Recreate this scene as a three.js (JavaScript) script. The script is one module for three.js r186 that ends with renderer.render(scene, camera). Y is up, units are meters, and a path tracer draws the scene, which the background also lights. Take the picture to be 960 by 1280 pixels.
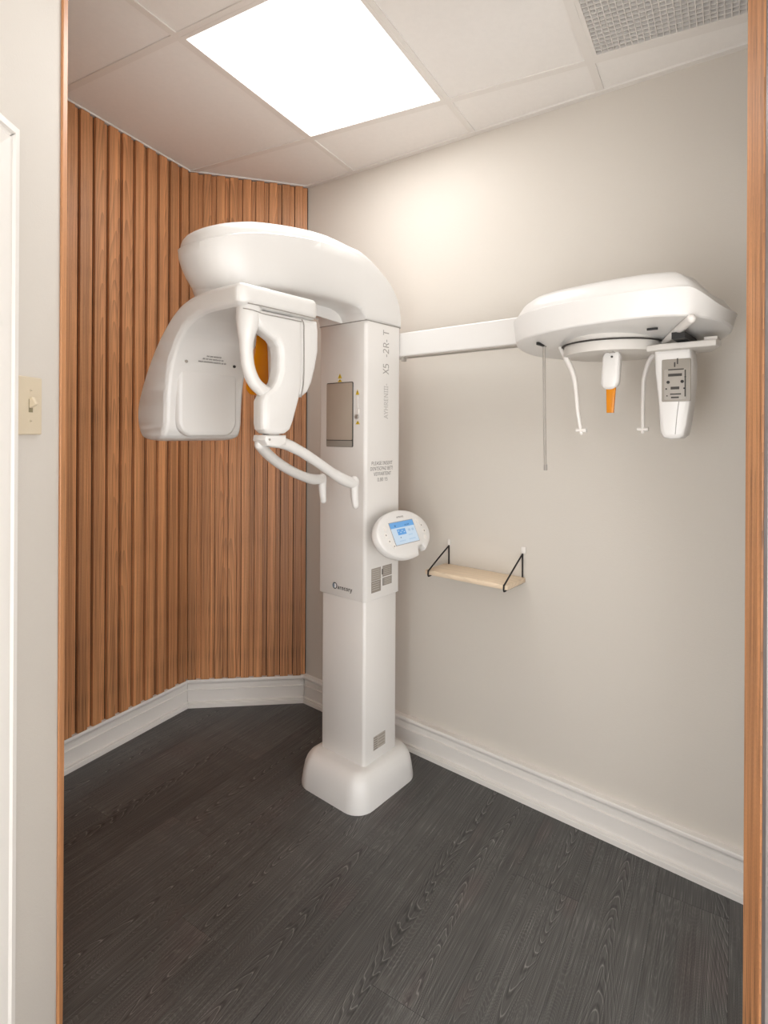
import * as THREE from 'three';
import { RectAreaLightUniformsLib } from 'three/addons/lights/RectAreaLightUniformsLib.js';
import { RoundedBoxGeometry } from 'three/addons/geometries/RoundedBoxGeometry.js';
import { mergeGeometries, toCreasedNormals, mergeVertices } from 'three/addons/utils/BufferGeometryUtils.js';

// ------------------------------------------------------------------ camera, light, exposure
const scene = new THREE.Scene();
scene.background = new THREE.Color(0x000000);
const EYE = 1.32, FOCAL = 698;
const camera = new THREE.PerspectiveCamera(2 * Math.atan(640 / FOCAL) * 180 / Math.PI, 960 / 1280, 0.05, 30);
camera.position.set(0, EYE, 0);
camera.rotation.set(0, 0, 0.0052);
camera.setViewOffset(960, 1280, 0, 99, 960, 1280);      // vertical lens shift
camera.updateProjectionMatrix();
const renderer = new THREE.WebGLRenderer({ antialias: true });
renderer.toneMapping = THREE.LinearToneMapping;
renderer.toneMappingExposure = 1.1;
renderer.shadowMap.enabled = true;
RectAreaLightUniformsLib.init();
const ROOM_PANEL = 6.3, FILL_BACK = 1.4, FILL_RIGHT = 2.1, FILL_LEFT = 3.4;     // luminance of the ceiling panel and of the added fill windows
const LAMP = new THREE.Color(0.98, 0.99, 1.0), FILL_TINT = new THREE.Color(0.95, 0.985, 1.03);

// ------------------------------------------------------------------ helpers
let seed = 7;
const rnd = () => { seed = (seed * 1664525 + 1013904223) >>> 0; return seed / 4294967296; };
const taken = new Map();
function numbered(n) { const k = taken.get(n) || 0; taken.set(n, k + 1); return k ? n + '_' + String(k).padStart(3, '0') : n; }
const V = (x, y, z) => new THREE.Vector3(x, y, z);
function mesh(name, geo, mat, parent) {
  const m = new THREE.Mesh(geo, mat); m.name = parent ? name : numbered(name);
  m.castShadow = m.receiveShadow = true; (parent || scene).add(m); return m;
}
function struct(o) { o.userData.kind = 'structure'; return o; }
function tag(o, label, category, group) { o.userData.label = label; o.userData.category = category; if (group) o.userData.group = group; return o; }

// wall frame: u runs along the right-hand wall, v stands out from it into the room
const TURN = -0.6885, D1 = [Math.cos(0.6885), -Math.sin(0.6885)], D2 = [Math.sin(0.6885), Math.cos(0.6885)], WALL_R = 1.880;
function wallFrame(name, u0, v0, y0 = 0) {
  const g = new THREE.Group(); g.name = numbered(name);
  const X = u0 * D1[0] + (WALL_R - v0) * D2[0], Z = u0 * D1[1] + (WALL_R - v0) * D2[1];
  g.position.set(X, y0, -Z); g.rotation.y = TURN; scene.add(g); g.userData.origin = undefined;
  g.put = (n, geo, mat, parent) => { geo.translate(-u0, -y0, -v0); return mesh(n, geo, mat, parent || g); };
  return g;
}
const box = (u0, u1, y0, y1, v0, v1, r = 0, s = 3) => {
  const w = u1 - u0, h = y1 - y0, d = v1 - v0;
  const g = r ? new RoundedBoxGeometry(w, h, d, s, r) : new THREE.BoxGeometry(w, h, d);
  return g.translate((u0 + u1) / 2, (y0 + y1) / 2, (v0 + v1) / 2);
};
function loft(rings, crease = 0.7, cap0 = true, cap1 = true) {     // closed rings of equal length
  const n = rings[0].length, pos = [], uv = [], idx = [];
  rings.forEach((r, j) => { for (let i = 0; i <= n; i++) { const p = r[i % n]; pos.push(p.x, p.y, p.z); uv.push(i / n, j / Math.max(1, rings.length - 1)); } });
  const w = n + 1;
  for (let j = 0; j + 1 < rings.length; j++) for (let i = 0; i < n; i++) { const a = j * w + i, b = a + 1, c = a + w, d = c + 1; idx.push(a, b, d, a, d, c); }
  const cap = (r, flip) => {
    const c = r.reduce((s, p) => s.add(p), V(0, 0, 0)).multiplyScalar(1 / n), k = pos.length / 3;
    pos.push(c.x, c.y, c.z); uv.push(0.5, 0.5); r.forEach((p, i) => { pos.push(p.x, p.y, p.z); uv.push(i / n, 0); });
    for (let i = 0; i < n; i++) { const a = k + 1 + i, b = k + 1 + (i + 1) % n; flip ? idx.push(k, a, b) : idx.push(k, b, a); }
  };
  if (cap0) cap(rings[0], false); if (cap1) cap(rings[rings.length - 1], true);
  let g = new THREE.BufferGeometry();
  g.setAttribute('position', new THREE.Float32BufferAttribute(pos, 3)); g.setAttribute('uv', new THREE.Float32BufferAttribute(uv, 2)); g.setIndex(idx);
  // make faces point outwards
  g.computeBoundingBox(); const q = g.toNonIndexed().attributes.position; let vol = 0; const A = V(), B = V(), C = V();
  for (let i = 0; i < q.count; i += 3) { A.fromBufferAttribute(q, i); B.fromBufferAttribute(q, i + 1); C.fromBufferAttribute(q, i + 2); vol += A.dot(B.clone().cross(C)); }
  if (vol < 0) { for (let i = 0; i < idx.length; i += 3) { const t = idx[i]; idx[i] = idx[i + 1]; idx[i + 1] = t; } g.setIndex(idx); }
  g.computeVertexNormals();
  g = toCreasedNormals(g, crease);
  return g;
}
function rrect(cx, cy, hx, hy, r, k = 6) {              // rounded rectangle as 2D points
  const out = []; r = Math.min(r, hx, hy);
  [[1, 1, 0], [-1, 1, 1], [-1, -1, 2], [1, -1, 3]].forEach(([sx, sy, q]) => {
    for (let i = 0; i <= k; i++) { const a = (q + i / k) * Math.PI / 2; out.push([cx + sx * (hx - r) + r * Math.cos(a), cy + sy * (hy - r) + r * Math.sin(a)]); }
  });
  return out;
}
const flat = (pts, y) => pts.map(([u, v]) => V(u, y, v));
function tube(pts, rad, seg = 40, sides = 12, round = true) {      // swept round bar, rad: number or list along the path
  const c = new THREE.CatmullRomCurve3(pts.map(p => V(...p)), false, 'centripetal'), fr = c.computeFrenetFrames(seg, false), rings = [];
  const R = t => { if (typeof rad === 'number') return rad; const k = t * (rad.length - 1), i = Math.min(rad.length - 2, Math.floor(k)); return rad[i] + (rad[i + 1] - rad[i]) * (k - i); };
  const ring = (p, n, b, r) => Array.from({ length: sides }, (_, i) => { const a = i / sides * Math.PI * 2; return p.clone().addScaledVector(n, Math.cos(a) * r).addScaledVector(b, Math.sin(a) * r); });
  const T0 = fr.tangents[0], T1 = fr.tangents[seg], r0 = R(0), r1 = R(1);
  if (round) for (const [s, k] of [[1, .2], [.8, .6], [.45, .88]]) rings.push(ring(c.getPointAt(0).addScaledVector(T0, -r0 * s), fr.normals[0], fr.binormals[0], r0 * k));
  for (let i = 0; i <= seg; i++) rings.push(ring(c.getPointAt(i / seg), fr.normals[i], fr.binormals[i], R(i / seg)));
  if (round) for (const [s, k] of [[.45, .88], [.8, .6], [1, .2]]) rings.push(ring(c.getPointAt(1).addScaledVector(T1, r1 * s), fr.normals[seg], fr.binormals[seg], r1 * k));
  const g = loft(rings, 1.2); g.deleteAttribute('normal'); g.deleteAttribute('uv');
  const m = mergeVertices(g, 1e-6); m.computeVertexNormals(); m.setAttribute('uv', new THREE.Float32BufferAttribute(new Float32Array(m.attributes.position.count * 2), 2)); return m;
}
function prism(pts, depth, bevel, seg = 4, smooth = false) {       // outline in xy, pulled along z from 0 to depth
  let P = pts.map(p => new THREE.Vector2(...p));
  if (smooth) P = new THREE.SplineCurve([...P, P[0]]).getPoints(smooth).slice(0, -1);
  if (THREE.ShapeUtils.isClockWise(P)) P.reverse();
  const g = new THREE.ExtrudeGeometry(new THREE.Shape(P), { depth: depth - 2 * bevel, bevelEnabled: bevel > 0, bevelThickness: bevel, bevelSize: bevel, bevelOffset: -bevel, bevelSegments: seg, steps: 1, curveSegments: 8 });
  g.translate(0, 0, bevel);
  g.deleteAttribute('normal'); const m = mergeVertices(g, 1e-5); m.computeVertexNormals();
  return toCreasedNormals(m, 0.6);
}
// outline given in (u,y), pulled along v
const alongV = (pts, v0, v1, bevel, sm, seg) => prism(pts, v1 - v0, bevel, seg || 6, sm).translate(0, 0, v0);
// outline given in (v,y), pulled along u from u1 towards lower u
function alongU(pts, u0, u1, bevel, sm, seg) {
  return prism(pts.map(([v, y]) => [-v, y]), u1 - u0, bevel, seg || 5, sm).rotateY(Math.PI / 2).translate(u0, 0, 0);
}
// outline given in (u,v), pulled up from y0 to y1
function alongY(pts, y0, y1, bevel, sm, seg) { return prism(pts.map(([u, v]) => [u, -v]), y1 - y0, bevel, seg || 5, sm).rotateX(-Math.PI / 2).translate(0, y0, 0); }

// ------------------------------------------------------------------ noise and textures
const PERM = (() => { let s = 12345; const a = new Float32Array(65536); for (let i = 0; i < 65536; i++) { s = (s * 1664525 + 1013904223) >>> 0; a[i] = s / 4294967296; } return a; })();
function vn(x, y) {
  const xi = Math.floor(x), yi = Math.floor(y); let fx = x - xi, fy = y - yi; fx = fx * fx * (3 - 2 * fx); fy = fy * fy * (3 - 2 * fy);
  const h = (i, j) => PERM[((i & 255) + ((j & 255) << 8)) ^ (((i * 73) ^ (j * 151)) & 255)];
  const a = h(xi, yi), b = h(xi + 1, yi), c = h(xi, yi + 1), d = h(xi + 1, yi + 1);
  return a + (b - a) * fx + (c - a) * fy + (a - b - c + d) * fx * fy;
}
function dataTex(w, h, fn, srgb = true) {
  const d = new Uint8Array(w * h * 4), o = [0, 0, 0];
  for (let y = 0; y < h; y++) for (let x = 0; x < w; x++) { fn(x, y, o); const k = (y * w + x) * 4; d[k] = Math.max(0, Math.min(255, o[0])); d[k + 1] = Math.max(0, Math.min(255, o[1])); d[k + 2] = Math.max(0, Math.min(255, o[2])); d[k + 3] = 255; }
  const t = new THREE.DataTexture(d, w, h, THREE.RGBAFormat); t.magFilter = THREE.LinearFilter; t.minFilter = THREE.LinearMipmapLinearFilter; t.generateMipmaps = true;
  t.wrapS = t.wrapT = THREE.RepeatWrapping; if (srgb) t.colorSpace = THREE.SRGBColorSpace; t.needsUpdate = true; return t;
}
// dark limed oak boards: eight boards side by side, 0.18 m x 1.22 m each
const FL = 8, FW = 2048, FH = 2048;
const floorLane = Array.from({ length: FL }, (_, i) => ({ c: [0.05, -0.55, 0.12, 0.6, -0.08, -0.16, 0.42, 0.0][i], dir: i % 2 ? -1 : 1, k: [300, 160, 380, 150, 260, 420, 200, 340][i], tone: [0, 3, -3, 2, -2, 2, -3, 1][i] }));
const floorTex = dataTex(FW, FH, (x, y, o) => {
  const lane = Math.floor(x / (FW / FL)), L = floorLane[lane], a = (x % (FW / FL)) / (FW / FL) - 0.5, X = a * 0.18, Y = y / FH * 1.22;
  const wob = (vn(Y * 2.3 + lane * 17, lane * 3.1) - 0.5) * 0.045 + (vn(Y * 7 + lane * 9, 40) - 0.5) * 0.012;
  const d = X - L.c * 0.18 - wob;
  const w1 = vn(X * 30 + lane * 31, Y * 2.2) - 0.5, w2 = vn(X * 120 + lane * 7, Y * 9) - 0.5;
  const t = L.dir * Y + L.k * d * d * (0.7 + 0.6 * vn(Y * 1.3, lane * 5.5)) + w1 * 0.16 + w2 * 0.045;
  const f = t / 0.052 - Math.floor(t / 0.052);
  const line = f < 0.13 ? Math.sin(f / 0.13 * Math.PI) : 0, dark = f > 0.14 && f < 0.5 ? Math.sin((f - 0.14) / 0.36 * Math.PI) : 0;
  const fib = vn(X * 1300 + lane * 50, Y * 15) - 0.5, fib2 = vn(X * 560 + lane * 20, Y * 11 + 70) - 0.5, bl = vn(X * 18 + lane * 13, Y * 3.1 + 9) - 0.5, red = Math.max(0, vn(X * 14 + lane * 5, Y * 5 + 33) - 0.72);
  const pore = fib > 0.26 ? (fib - 0.26) * 120 : 0;
  const near = 1 / (1 + Math.pow(d / 0.035, 2)) * 0.6 + 0.4;
  const v = 83 + L.tone + bl * 15 + fib * 24 + fib2 * 22 + pore * 0.8 + line * 44 * near - dark * 20 * near;
  o[0] = v * 1.0 + red * 14; o[1] = v * 0.985 - red * 3; o[2] = v * 0.96 - red * 3;
});
// warm walnut-toned slats: eight strips side by side, 0.05 m x 2.7 m each
const SL = 8, SW = 1024, SH = 2048;
const slatTex = dataTex(SW, SH, (x, y, o) => {
  const lane = Math.floor(x / (SW / SL)), a = (x % (SW / SL)) / (SW / SL), X = a * 0.05, Y = y / SH * 2.7;
  const wob = (vn(Y * 1.1 + lane * 11, 3) - 0.5) * 0.02, d = X - [0.01, 0.06, -0.02, 0.025, 0.07, -0.03, 0.03, 0.05][lane] + wob;
  const t = Y * 0.6 + 420 * d * d + (vn(X * 60 + lane * 9, Y * 2) - 0.5) * 0.2; const f = t / 0.09 - Math.floor(t / 0.09);
  const ring = Math.pow(f, 2.2), fib = vn(X * 1500 + lane * 40, Y * 9) - 0.5, fib2 = vn(X * 420 + lane * 23, Y * 3.2) - 0.5, bl = vn(X * 30 + lane * 19, Y * 1.1) - 0.5;
  const pore = fib < -0.3 ? (fib + 0.3) * 160 : 0;
  const v = 1 + bl * 0.16 - ring * 0.15 + fib * 0.12 + fib2 * 0.2 + pore * 0.008 + [0.02, -0.05, 0.04, 0, -0.03, 0.05, -0.02, 0.01][lane];
  o[0] = 206 * v; o[1] = 147 * v * (0.985 + fib2 * 0.05); o[2] = 100 * v * (0.97 + fib2 * 0.08);
});
const wallBump = dataTex(512, 512, (x, y, o) => { const v = 128 + (vn(x * 0.5, y * 0.5) - 0.5) * 90 + (vn(x * 0.12, y * 0.12 + 50) - 0.5) * 60; o[0] = o[1] = o[2] = v; }, false); wallBump.repeat.set(3, 3);
const tileTex = dataTex(512, 512, (x, y, o) => { const v = 243 + (vn(x * 0.9, y * 0.9) - 0.5) * 5 + (vn(x * 0.05, y * 0.05 + 9) - 0.5) * 2; o[0] = v; o[1] = v * 0.983; o[2] = v * 0.963; });
tileTex.repeat.set(2, 2);
const pineTex = dataTex(1024, 256, (x, y, o) => {
  const X = x / 1024, Y = y / 256, t = Y * 9 + (vn(X * 3, Y * 4) - 0.5) * 2.2, f = t - Math.floor(t), v = 1 - Math.pow(f, 3) * 0.05 + (vn(X * 12, Y * 160) - 0.5) * 0.05;
  o[0] = 236 * v; o[1] = 214 * v; o[2] = 186 * v;
});
// flat print: drawn on a clear ground
function printMat(w, h, draw, rough = 0.5) {
  const c = document.createElement('canvas'); c.width = w; c.height = h; const g = c.getContext('2d'); g.clearRect(0, 0, w, h); draw(g, w, h);
  const t = new THREE.CanvasTexture(c); t.colorSpace = THREE.SRGBColorSpace; t.needsUpdate = true;
  return new THREE.MeshStandardMaterial({ map: t, transparent: true, roughness: rough });
}

// ------------------------------------------------------------------ materials
const S = (c, r, o = {}) => new THREE.MeshStandardMaterial({ color: c, roughness: r, ...o });
const M = {
  wall: S('#d9d2c8', 0.75, { bumpMap: wallBump, bumpScale: 0.0004 }), hall: S('#dad3ca', 0.7, { bumpMap: wallBump, bumpScale: 0.0004 }),
  hallFloor: S('#d8d0c5', 0.5), trim: S('#efeae4', 0.38), tile: S('#ffffff', 0.9, { map: tileTex }), tbar: S('#ebe6e0', 0.5), dark: S('#1d1b1a', 0.6), plenum: S('#6f6a64', 0.9), duct: S('#a8a7a4', 0.45, { metalness: 0.6 }),
  floor: S('#ffffff', 0.5, { map: floorTex }), joint: S('#2a2725', 0.8), slat: new THREE.MeshPhysicalMaterial({ color: '#ffffff', roughness: 0.45, map: slatTex, clearcoat: 0.12, clearcoatRoughness: 0.3 }), 
  white: new THREE.MeshPhysicalMaterial({ color: '#e9e6e2', roughness: 0.36, clearcoat: 0.25, clearcoatRoughness: 0.22 }),
  column: new THREE.MeshPhysicalMaterial({ color: '#ebe7e2', roughness: 0.42, clearcoat: 0.15, clearcoatRoughness: 0.3 }),
  under: S('#dcd7d0', 0.5), seam: S('#a09a93', 0.6), gapShade: S('#20150f', 0.9), grey: S('#a9a299', 0.5), steel: S('#c9c6c2', 0.28, { metalness: 0.85 }), painted_mirror: S('#b8aa9b', 0.3), rubber: S('#3b3733', 0.6),
  orange: new THREE.MeshPhysicalMaterial({ color: '#f2a000', roughness: 0.25, transmission: 0.35, thickness: 0 }), black: S('#201d1c', 0.45, { metalness: 0.4 }), pine: S('#ffffff', 0.55, { map: pineTex }),
  beige: S('#d8c9b0', 0.4), beigeDark: S('#8d8266', 0.5), socket: S('#9c958b', 0.45), yellow: S('#e8c21a', 0.5), strip: S('#8d8684', 0.25, { metalness: 0.3 }),
};

// ------------------------------------------------------------------ room plan (X to the right, Z away from the camera)
const P0 = [-1.215, 2.140], P1 = [-0.928, 2.663], P2 = [-0.387, 2.722];
const BASE_T = 0.024;                                     // how far the skirting and the slats stand out from the walls
const ceilY = (X, Z) => 2.515 - 0.0778 * X - 0.0082 * Z;
const lineThrough = (a, b, off) => { const dx = b[0] - a[0], dz = b[1] - a[1], l = Math.hypot(dx, dz), n = [-dz / l, dx / l]; return { p: [a[0] + n[0] * off, a[1] + n[1] * off], d: [dx / l, dz / l], n }; };
const cross = (A, B) => { const det = A.d[0] * -B.d[1] + B.d[0] * A.d[1], rx = B.p[0] - A.p[0], rz = B.p[1] - A.p[1], t = (rx * -B.d[1] + B.d[0] * rz) / det; return [A.p[0] + A.d[0] * t, A.p[1] + A.d[1] * t]; };
const shift = (L, o) => ({ p: [L.p[0] - L.n[0] * o, L.p[1] - L.n[1] * o], d: L.d, n: L.n });       // o > 0: into the room
const LEFT = lineThrough(P0, P1, BASE_T), BACK = lineThrough(P1, P2, BASE_T);                    // n points out of the room
const RIGHT = { p: [WALL_R * D2[0], WALL_R * D2[1]], d: [D1[0], D1[1]], n: [D2[0], D2[1]] };
const FRONT_L = { p: [0, 1.25], d: [1, 0], n: [0, -1] }, FRONT_R = { p: [0, 1.16], d: [1, 0], n: [0, -1] };
const walls = [LEFT, BACK, RIGHT];
function corners(o) { const l = walls.map(w => shift(w, o)); return [cross(l[0], FRONT_L), cross(l[0], l[1]), cross(l[1], l[2]), cross(l[2], FRONT_R)]; }
const C0 = corners(0);
// a wall slab outside the line from a to b
function wallSlab(a, b, n, t, y0, y1, mat, name) {
  const s = new THREE.Shape([[a[0], a[1]], [b[0], b[1]], [b[0] + n[0] * t, b[1] + n[1] * t], [a[0] + n[0] * t, a[1] + n[1] * t]].map(p => new THREE.Vector2(p[0], p[1])));
  const g = new THREE.ExtrudeGeometry(s, { depth: y1 - y0, bevelEnabled: false }).rotateX(-Math.PI / 2).translate(0, y0, 0);
  return struct(mesh(name, g, mat));
}
const ext = (p, d, e) => [p[0] + d[0] * e, p[1] + d[1] * e];
const TOP = 2.78;
const wallLeft = wallSlab(ext(C0[0], LEFT.d, -0.05), ext(C0[1], LEFT.d, 0.06), LEFT.n, 0.1, 0, TOP, M.wall, 'wall_left');
const wallBack = wallSlab(ext(C0[1], BACK.d, -0.0), ext(C0[2], BACK.d, 0.0), BACK.n, 0.1, 0, TOP, M.wall, 'wall_back');
const wallRight = wallSlab(ext(C0[2], RIGHT.d, -0.06), ext(C0[3], RIGHT.d, 0.1), RIGHT.n, 0.1, 0, TOP, M.wall, 'wall_right');
// opening between hall and room
const bx = (x0, x1, y0, y1, z0, z1, r) => box(x0, x1, y0, y1, -z1, -z0, r);
const JL = -0.7125, JR = 0.756;
struct(mesh('wall_front_left', bx(-1.86, JL, 0, TOP, 1.222, 1.25), M.wall));
struct(mesh('wall_front_right', bx(JR + 0.012, 1.75, 0, TOP, 1.112, 1.16), M.hall));
struct(mesh('wall_header', bx(JL, JR + 0.012, 2.34, TOP, 1.13, 1.2), M.hall));
// hall
const hallDir = [-0.043, 1];
const hx = Z => JL - 0.0 + (Z - 1.222) * hallDir[0];
{
  const a = [hx(-2.4), -2.4], b = [hx(1.222), 1.222];
  wallSlab(a, b, [-1, 0], 0.12, 0, TOP, M.hall, 'wall_hall_left');
  struct(mesh('wall_hall_right', bx(1.75, 1.87, 0, TOP, -2.4, 1.16), M.hall));
  struct(mesh('wall_hall_back', bx(-0.9, 1.87, 0, TOP, -2.5, -2.4), M.hall));
  struct(mesh('ceiling_hall', bx(-0.9, 1.87, 2.62, 2.68, -2.5, 1.2), M.tile));
}

// fill lights added behind the camera, shaped as windows, on three unseen hall walls
function fillWindow(name, w, h, lum, pos, turn, posts) {
  const g = new THREE.Group(); g.name = name; struct(g); g.position.set(...pos); g.rotation.y = turn; scene.add(g);            // local +z looks into the hall
  const f = 0.06, bars = [box(-w / 2 - f, w / 2 + f, -h / 2 - f, -h / 2, -0.01, 0.03), box(-w / 2 - f, w / 2 + f, h / 2, h / 2 + f, -0.01, 0.03), box(-w / 2 - f, -w / 2, -h / 2, h / 2, -0.01, 0.03), box(w / 2, w / 2 + f, -h / 2, h / 2, -0.01, 0.03)];
  mesh('fill_frame', mergeGeometries(bars), M.trim, g);
  mesh('fill_pane', box(-w / 2, w / 2, -h / 2, h / 2, -0.008, -0.002), new THREE.MeshStandardMaterial({ color: '#ffffff', roughness: 0.3, emissive: FILL_TINT, emissiveIntensity: 1.2 }), g);
  const L = new THREE.RectAreaLight(FILL_TINT, lum, w, h); L.name = 'fill_light'; L.rotation.y = Math.PI; L.position.z = 0.004; g.add(L);
}
fillWindow('fill_window_1', 2.0, 1.5, FILL_BACK, [0.65, 0.87, 2.385], Math.PI);
fillWindow('fill_window_2', 1.9, 1.5, FILL_RIGHT, [1.735, 0.87, 1.0], -Math.PI / 2);
fillWindow('fill_window_3', 1.6, 1.5, FILL_LEFT, [hx(-0.45) + 0.012, 0.87, 0.45], Math.PI / 2 - 0.043);

// floor: boards where the camera sees them, an unseen hall floor made pale to bounce light
const floor = struct(mesh('floor', bx(-1.95, 1.9, -0.12, -0.008, 1.2, 2.98), M.joint));
{
  const ang = 0.562, dirL = [Math.sin(ang), Math.cos(ang)], dirW = [Math.cos(ang), -Math.sin(ang)], W = 0.18, LN = 1.22;
  const geos = Array.from({ length: FL }, (_, k) => {
    const g = new THREE.BoxGeometry(W - 0.0007, 0.008, LN - 0.0007), uv = g.attributes.uv, p = g.attributes.position;
    for (let i = 0; i < uv.count; i++) uv.setXY(i, (k + 0.02 + 0.96 * (p.getX(i) / W + 0.5)) / FL, p.getZ(i) / LN + 0.5);
    return g;
  });
  const inside = (x, z) => x > -1.8 && x < 1.75 && z > 1.17 && z < 2.86;
  let k = 0;
  for (let i = -14; i <= 16; i++) {
    const off = [0.1, 0.55, 0.9, 0.3, 0.72, 0.0, 0.42][(i + 70) % 7] * LN;
    for (let j = -3; j <= 4; j++) {
      const s = i * W + 0.04, t = j * LN + off, x = dirW[0] * s + dirL[0] * t, z = dirW[1] * s + dirL[1] * t + 0.6;
      const hitIn = [-0.5, -0.25, 0, 0.25, 0.5].some(q => inside(x + dirL[0] * q * LN, z + dirL[1] * q * LN));
      if (!hitIn) continue;
      const m = mesh('plank', geos[(k * 5 + i * 3 + 64) % FL], M.floor, floor); k++;
      m.position.set(x, -0.004, -z); m.rotation.y = -ang + (k % 2 ? Math.PI : 0);
    }
  }
}
struct(mesh('floor_hall', bx(-0.95, 1.9, -0.12, -0.0005, -2.5, 1.2), M.hallFloor));

// ceiling: tiles and bars of a suspended ceiling, cut to the room's outline
const roomPoly = corners(0.001);
const GA = -0.562, ga = [Math.cos(GA), Math.sin(GA)], gb = [-Math.sin(GA), Math.cos(GA)], gc = [-0.212, 1.846];
const grid2plan = (a, b) => [gc[0] + ga[0] * a + gb[0] * b, gc[1] + ga[1] * a + gb[1] * b];
function clip(poly) {
  let out = poly; const n = roomPoly.length, cx = roomPoly.reduce((s, p) => s + p[0], 0) / n, cz = roomPoly.reduce((s, p) => s + p[1], 0) / n;
  for (let i = 0; i < n; i++) {
    const A = roomPoly[i], B = roomPoly[(i + 1) % n], f = p => (B[0] - A[0]) * (p[1] - A[1]) - (B[1] - A[1]) * (p[0] - A[0]), sg = Math.sign(f([cx, cz])), res = [];
    for (let j = 0; j < out.length; j++) { const p = out[j], q = out[(j + 1) % out.length], fp = f(p) * sg, fq = f(q) * sg; if (fp >= 0) res.push(p); if (fp * fq < 0) { const t = fp / (fp - fq); res.push([p[0] + (q[0] - p[0]) * t, p[1] + (q[1] - p[1]) * t]); } }
    out = res; if (out.length < 3) return null;
  }
  return out;
}
// a plate whose underside lies `drop` above the ceiling plane
function plate(poly, lift, thick) {
  const lo = poly.map(([x, z]) => V(x, ceilY(x, z) + lift, -z)), hi = poly.map(([x, z]) => V(x, ceilY(x, z) + lift + thick, -z));
  const g = loft([lo, hi], 0.3), p = g.attributes.position, uv = g.attributes.uv;
  for (let i = 0; i < p.count; i++) uv.setXY(i, p.getX(i) / 0.6, p.getZ(i) / 0.6);
  return g;
}
const ceiling = struct(mesh('ceiling', bx(-2.0, 1.95, TOP - 0.06, TOP, 1.1, 3.0), M.plenum));
const rectG = (a0, a1, b0, b1) => [grid2plan(a0, b0), grid2plan(a1, b0), grid2plan(a1, b1), grid2plan(a0, b1)];
const TB = 0.012, A1 = -0.318, A2 = 0.305, A3 = 0.783, A4 = 1.42, B1 = -0.323, B2 = 0.323, B0 = -0.96;
const tileAt = (a0, a1, b0, b1) => { const c = clip(rectG(a0 + TB, a1 - TB, b0 + TB, b1 - TB)); if (c) mesh('ceiling_tile', plate(c, 0.004, 0.012), M.tile, ceiling); };
for (const [b0, b1] of [[-1.6, B0], [B0, B1], [B1, B2], [B2, 0.97]]) for (const [a0, a1] of [[-1.54, A1], [A1, A2], [A2, A3], [A3, A4], [A4, 2.1]]) {
  if (b0 === B1 && a0 === A1) continue;                  // the light panel
  if (b0 === B1 && a0 === A3) continue;                  // the return air grille
  tileAt(a0, a1, b0, b1);
}
for (const b of [B0, B1, B2]) { const c = clip(rectG(-2.2, 2.4, b - TB, b + TB)); if (c) mesh('ceiling_bar', plate(c, 0, 0.03), M.tbar, ceiling); }
for (const a of [A1, A2, A3, A4]) for (const [b0, b1] of [[-1.7, B0], [B0, B1], [B1, B2], [B2, 1.0]]) { const c = clip(rectG(a - TB, a + TB, b0 + TB, b1 - TB)); if (c) mesh('ceiling_bar', plate(c, 0, 0.03), M.tbar, ceiling); }
walls.forEach((w, i) => {                                 // edge angle along the walls
  const o = corners(0.02), a = C0[i], b = C0[i + 1], c = o[i + 1], d = o[i];
  mesh('edge_angle', plate([a, b, c, d], -0.003, 0.02), M.tbar, ceiling);
});

// skirting board: one profile, mitred along the three walls
const skirt = [[0, 0], [0.024, 0], [0.024, 0.017], [0.0225, 0.0185], [0.0178, 0.0194], [0.0178, 0.0222], [0.0215, 0.024], [0.021, 0.0262], [0.0125, 0.0278], [0.0125, 0.08], [0.0165, 0.0812], [0.0165, 0.0838], [0.0105, 0.0855], [0.0118, 0.098], [0.0108, 0.105], [0.0122, 0.1115], [0.0185, 0.117], [0.0228, 0.121], [0.0238, 0.126], [0.0236, 0.1315], [0.0225, 0.1345], [0.0, 0.135]];
walls.forEach((w, i) => {
  const end = k => skirt.map(([t, y]) => { const c = corners(t)[k]; return V(c[0], y, -c[1]); });
  struct(mesh(['baseboard_left', 'baseboard_back', 'baseboard_right'][i], loft([end(i), end(i + 1)], 0.35), M.trim));
});

// wooden slats on the left and back walls, each on a backing board
const SLAT_W = 0.038, SLAT_D = 0.017, GAP = 0.0035, PITCH = 0.062, REC_W = PITCH - SLAT_W - GAP;
function stripGeo(w, dep, k, span) {
  const g = new RoundedBoxGeometry(w, 2.4, dep, 1, 0.0012).translate(0, 1.2, 0), p = g.attributes.position, uv = g.attributes.uv;
  for (let i = 0; i < p.count; i++) { const e = Math.abs(Math.abs(p.getX(i)) - w / 2) < 1e-4 ? p.getZ(i) + dep / 2 : 0; uv.setXY(i, (k + 0.08 + span * ((p.getX(i) + w / 2 + e) / (w + dep))) / SL, p.getY(i) / 2.7); }
  return g;
}
const slatGeo = Array.from({ length: SL }, (_, k) => stripGeo(SLAT_W, SLAT_D, k, 0.8)), recGeo = Array.from({ length: SL }, (_, k) => stripGeo(REC_W, 0.004, k, 0.4));
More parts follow.
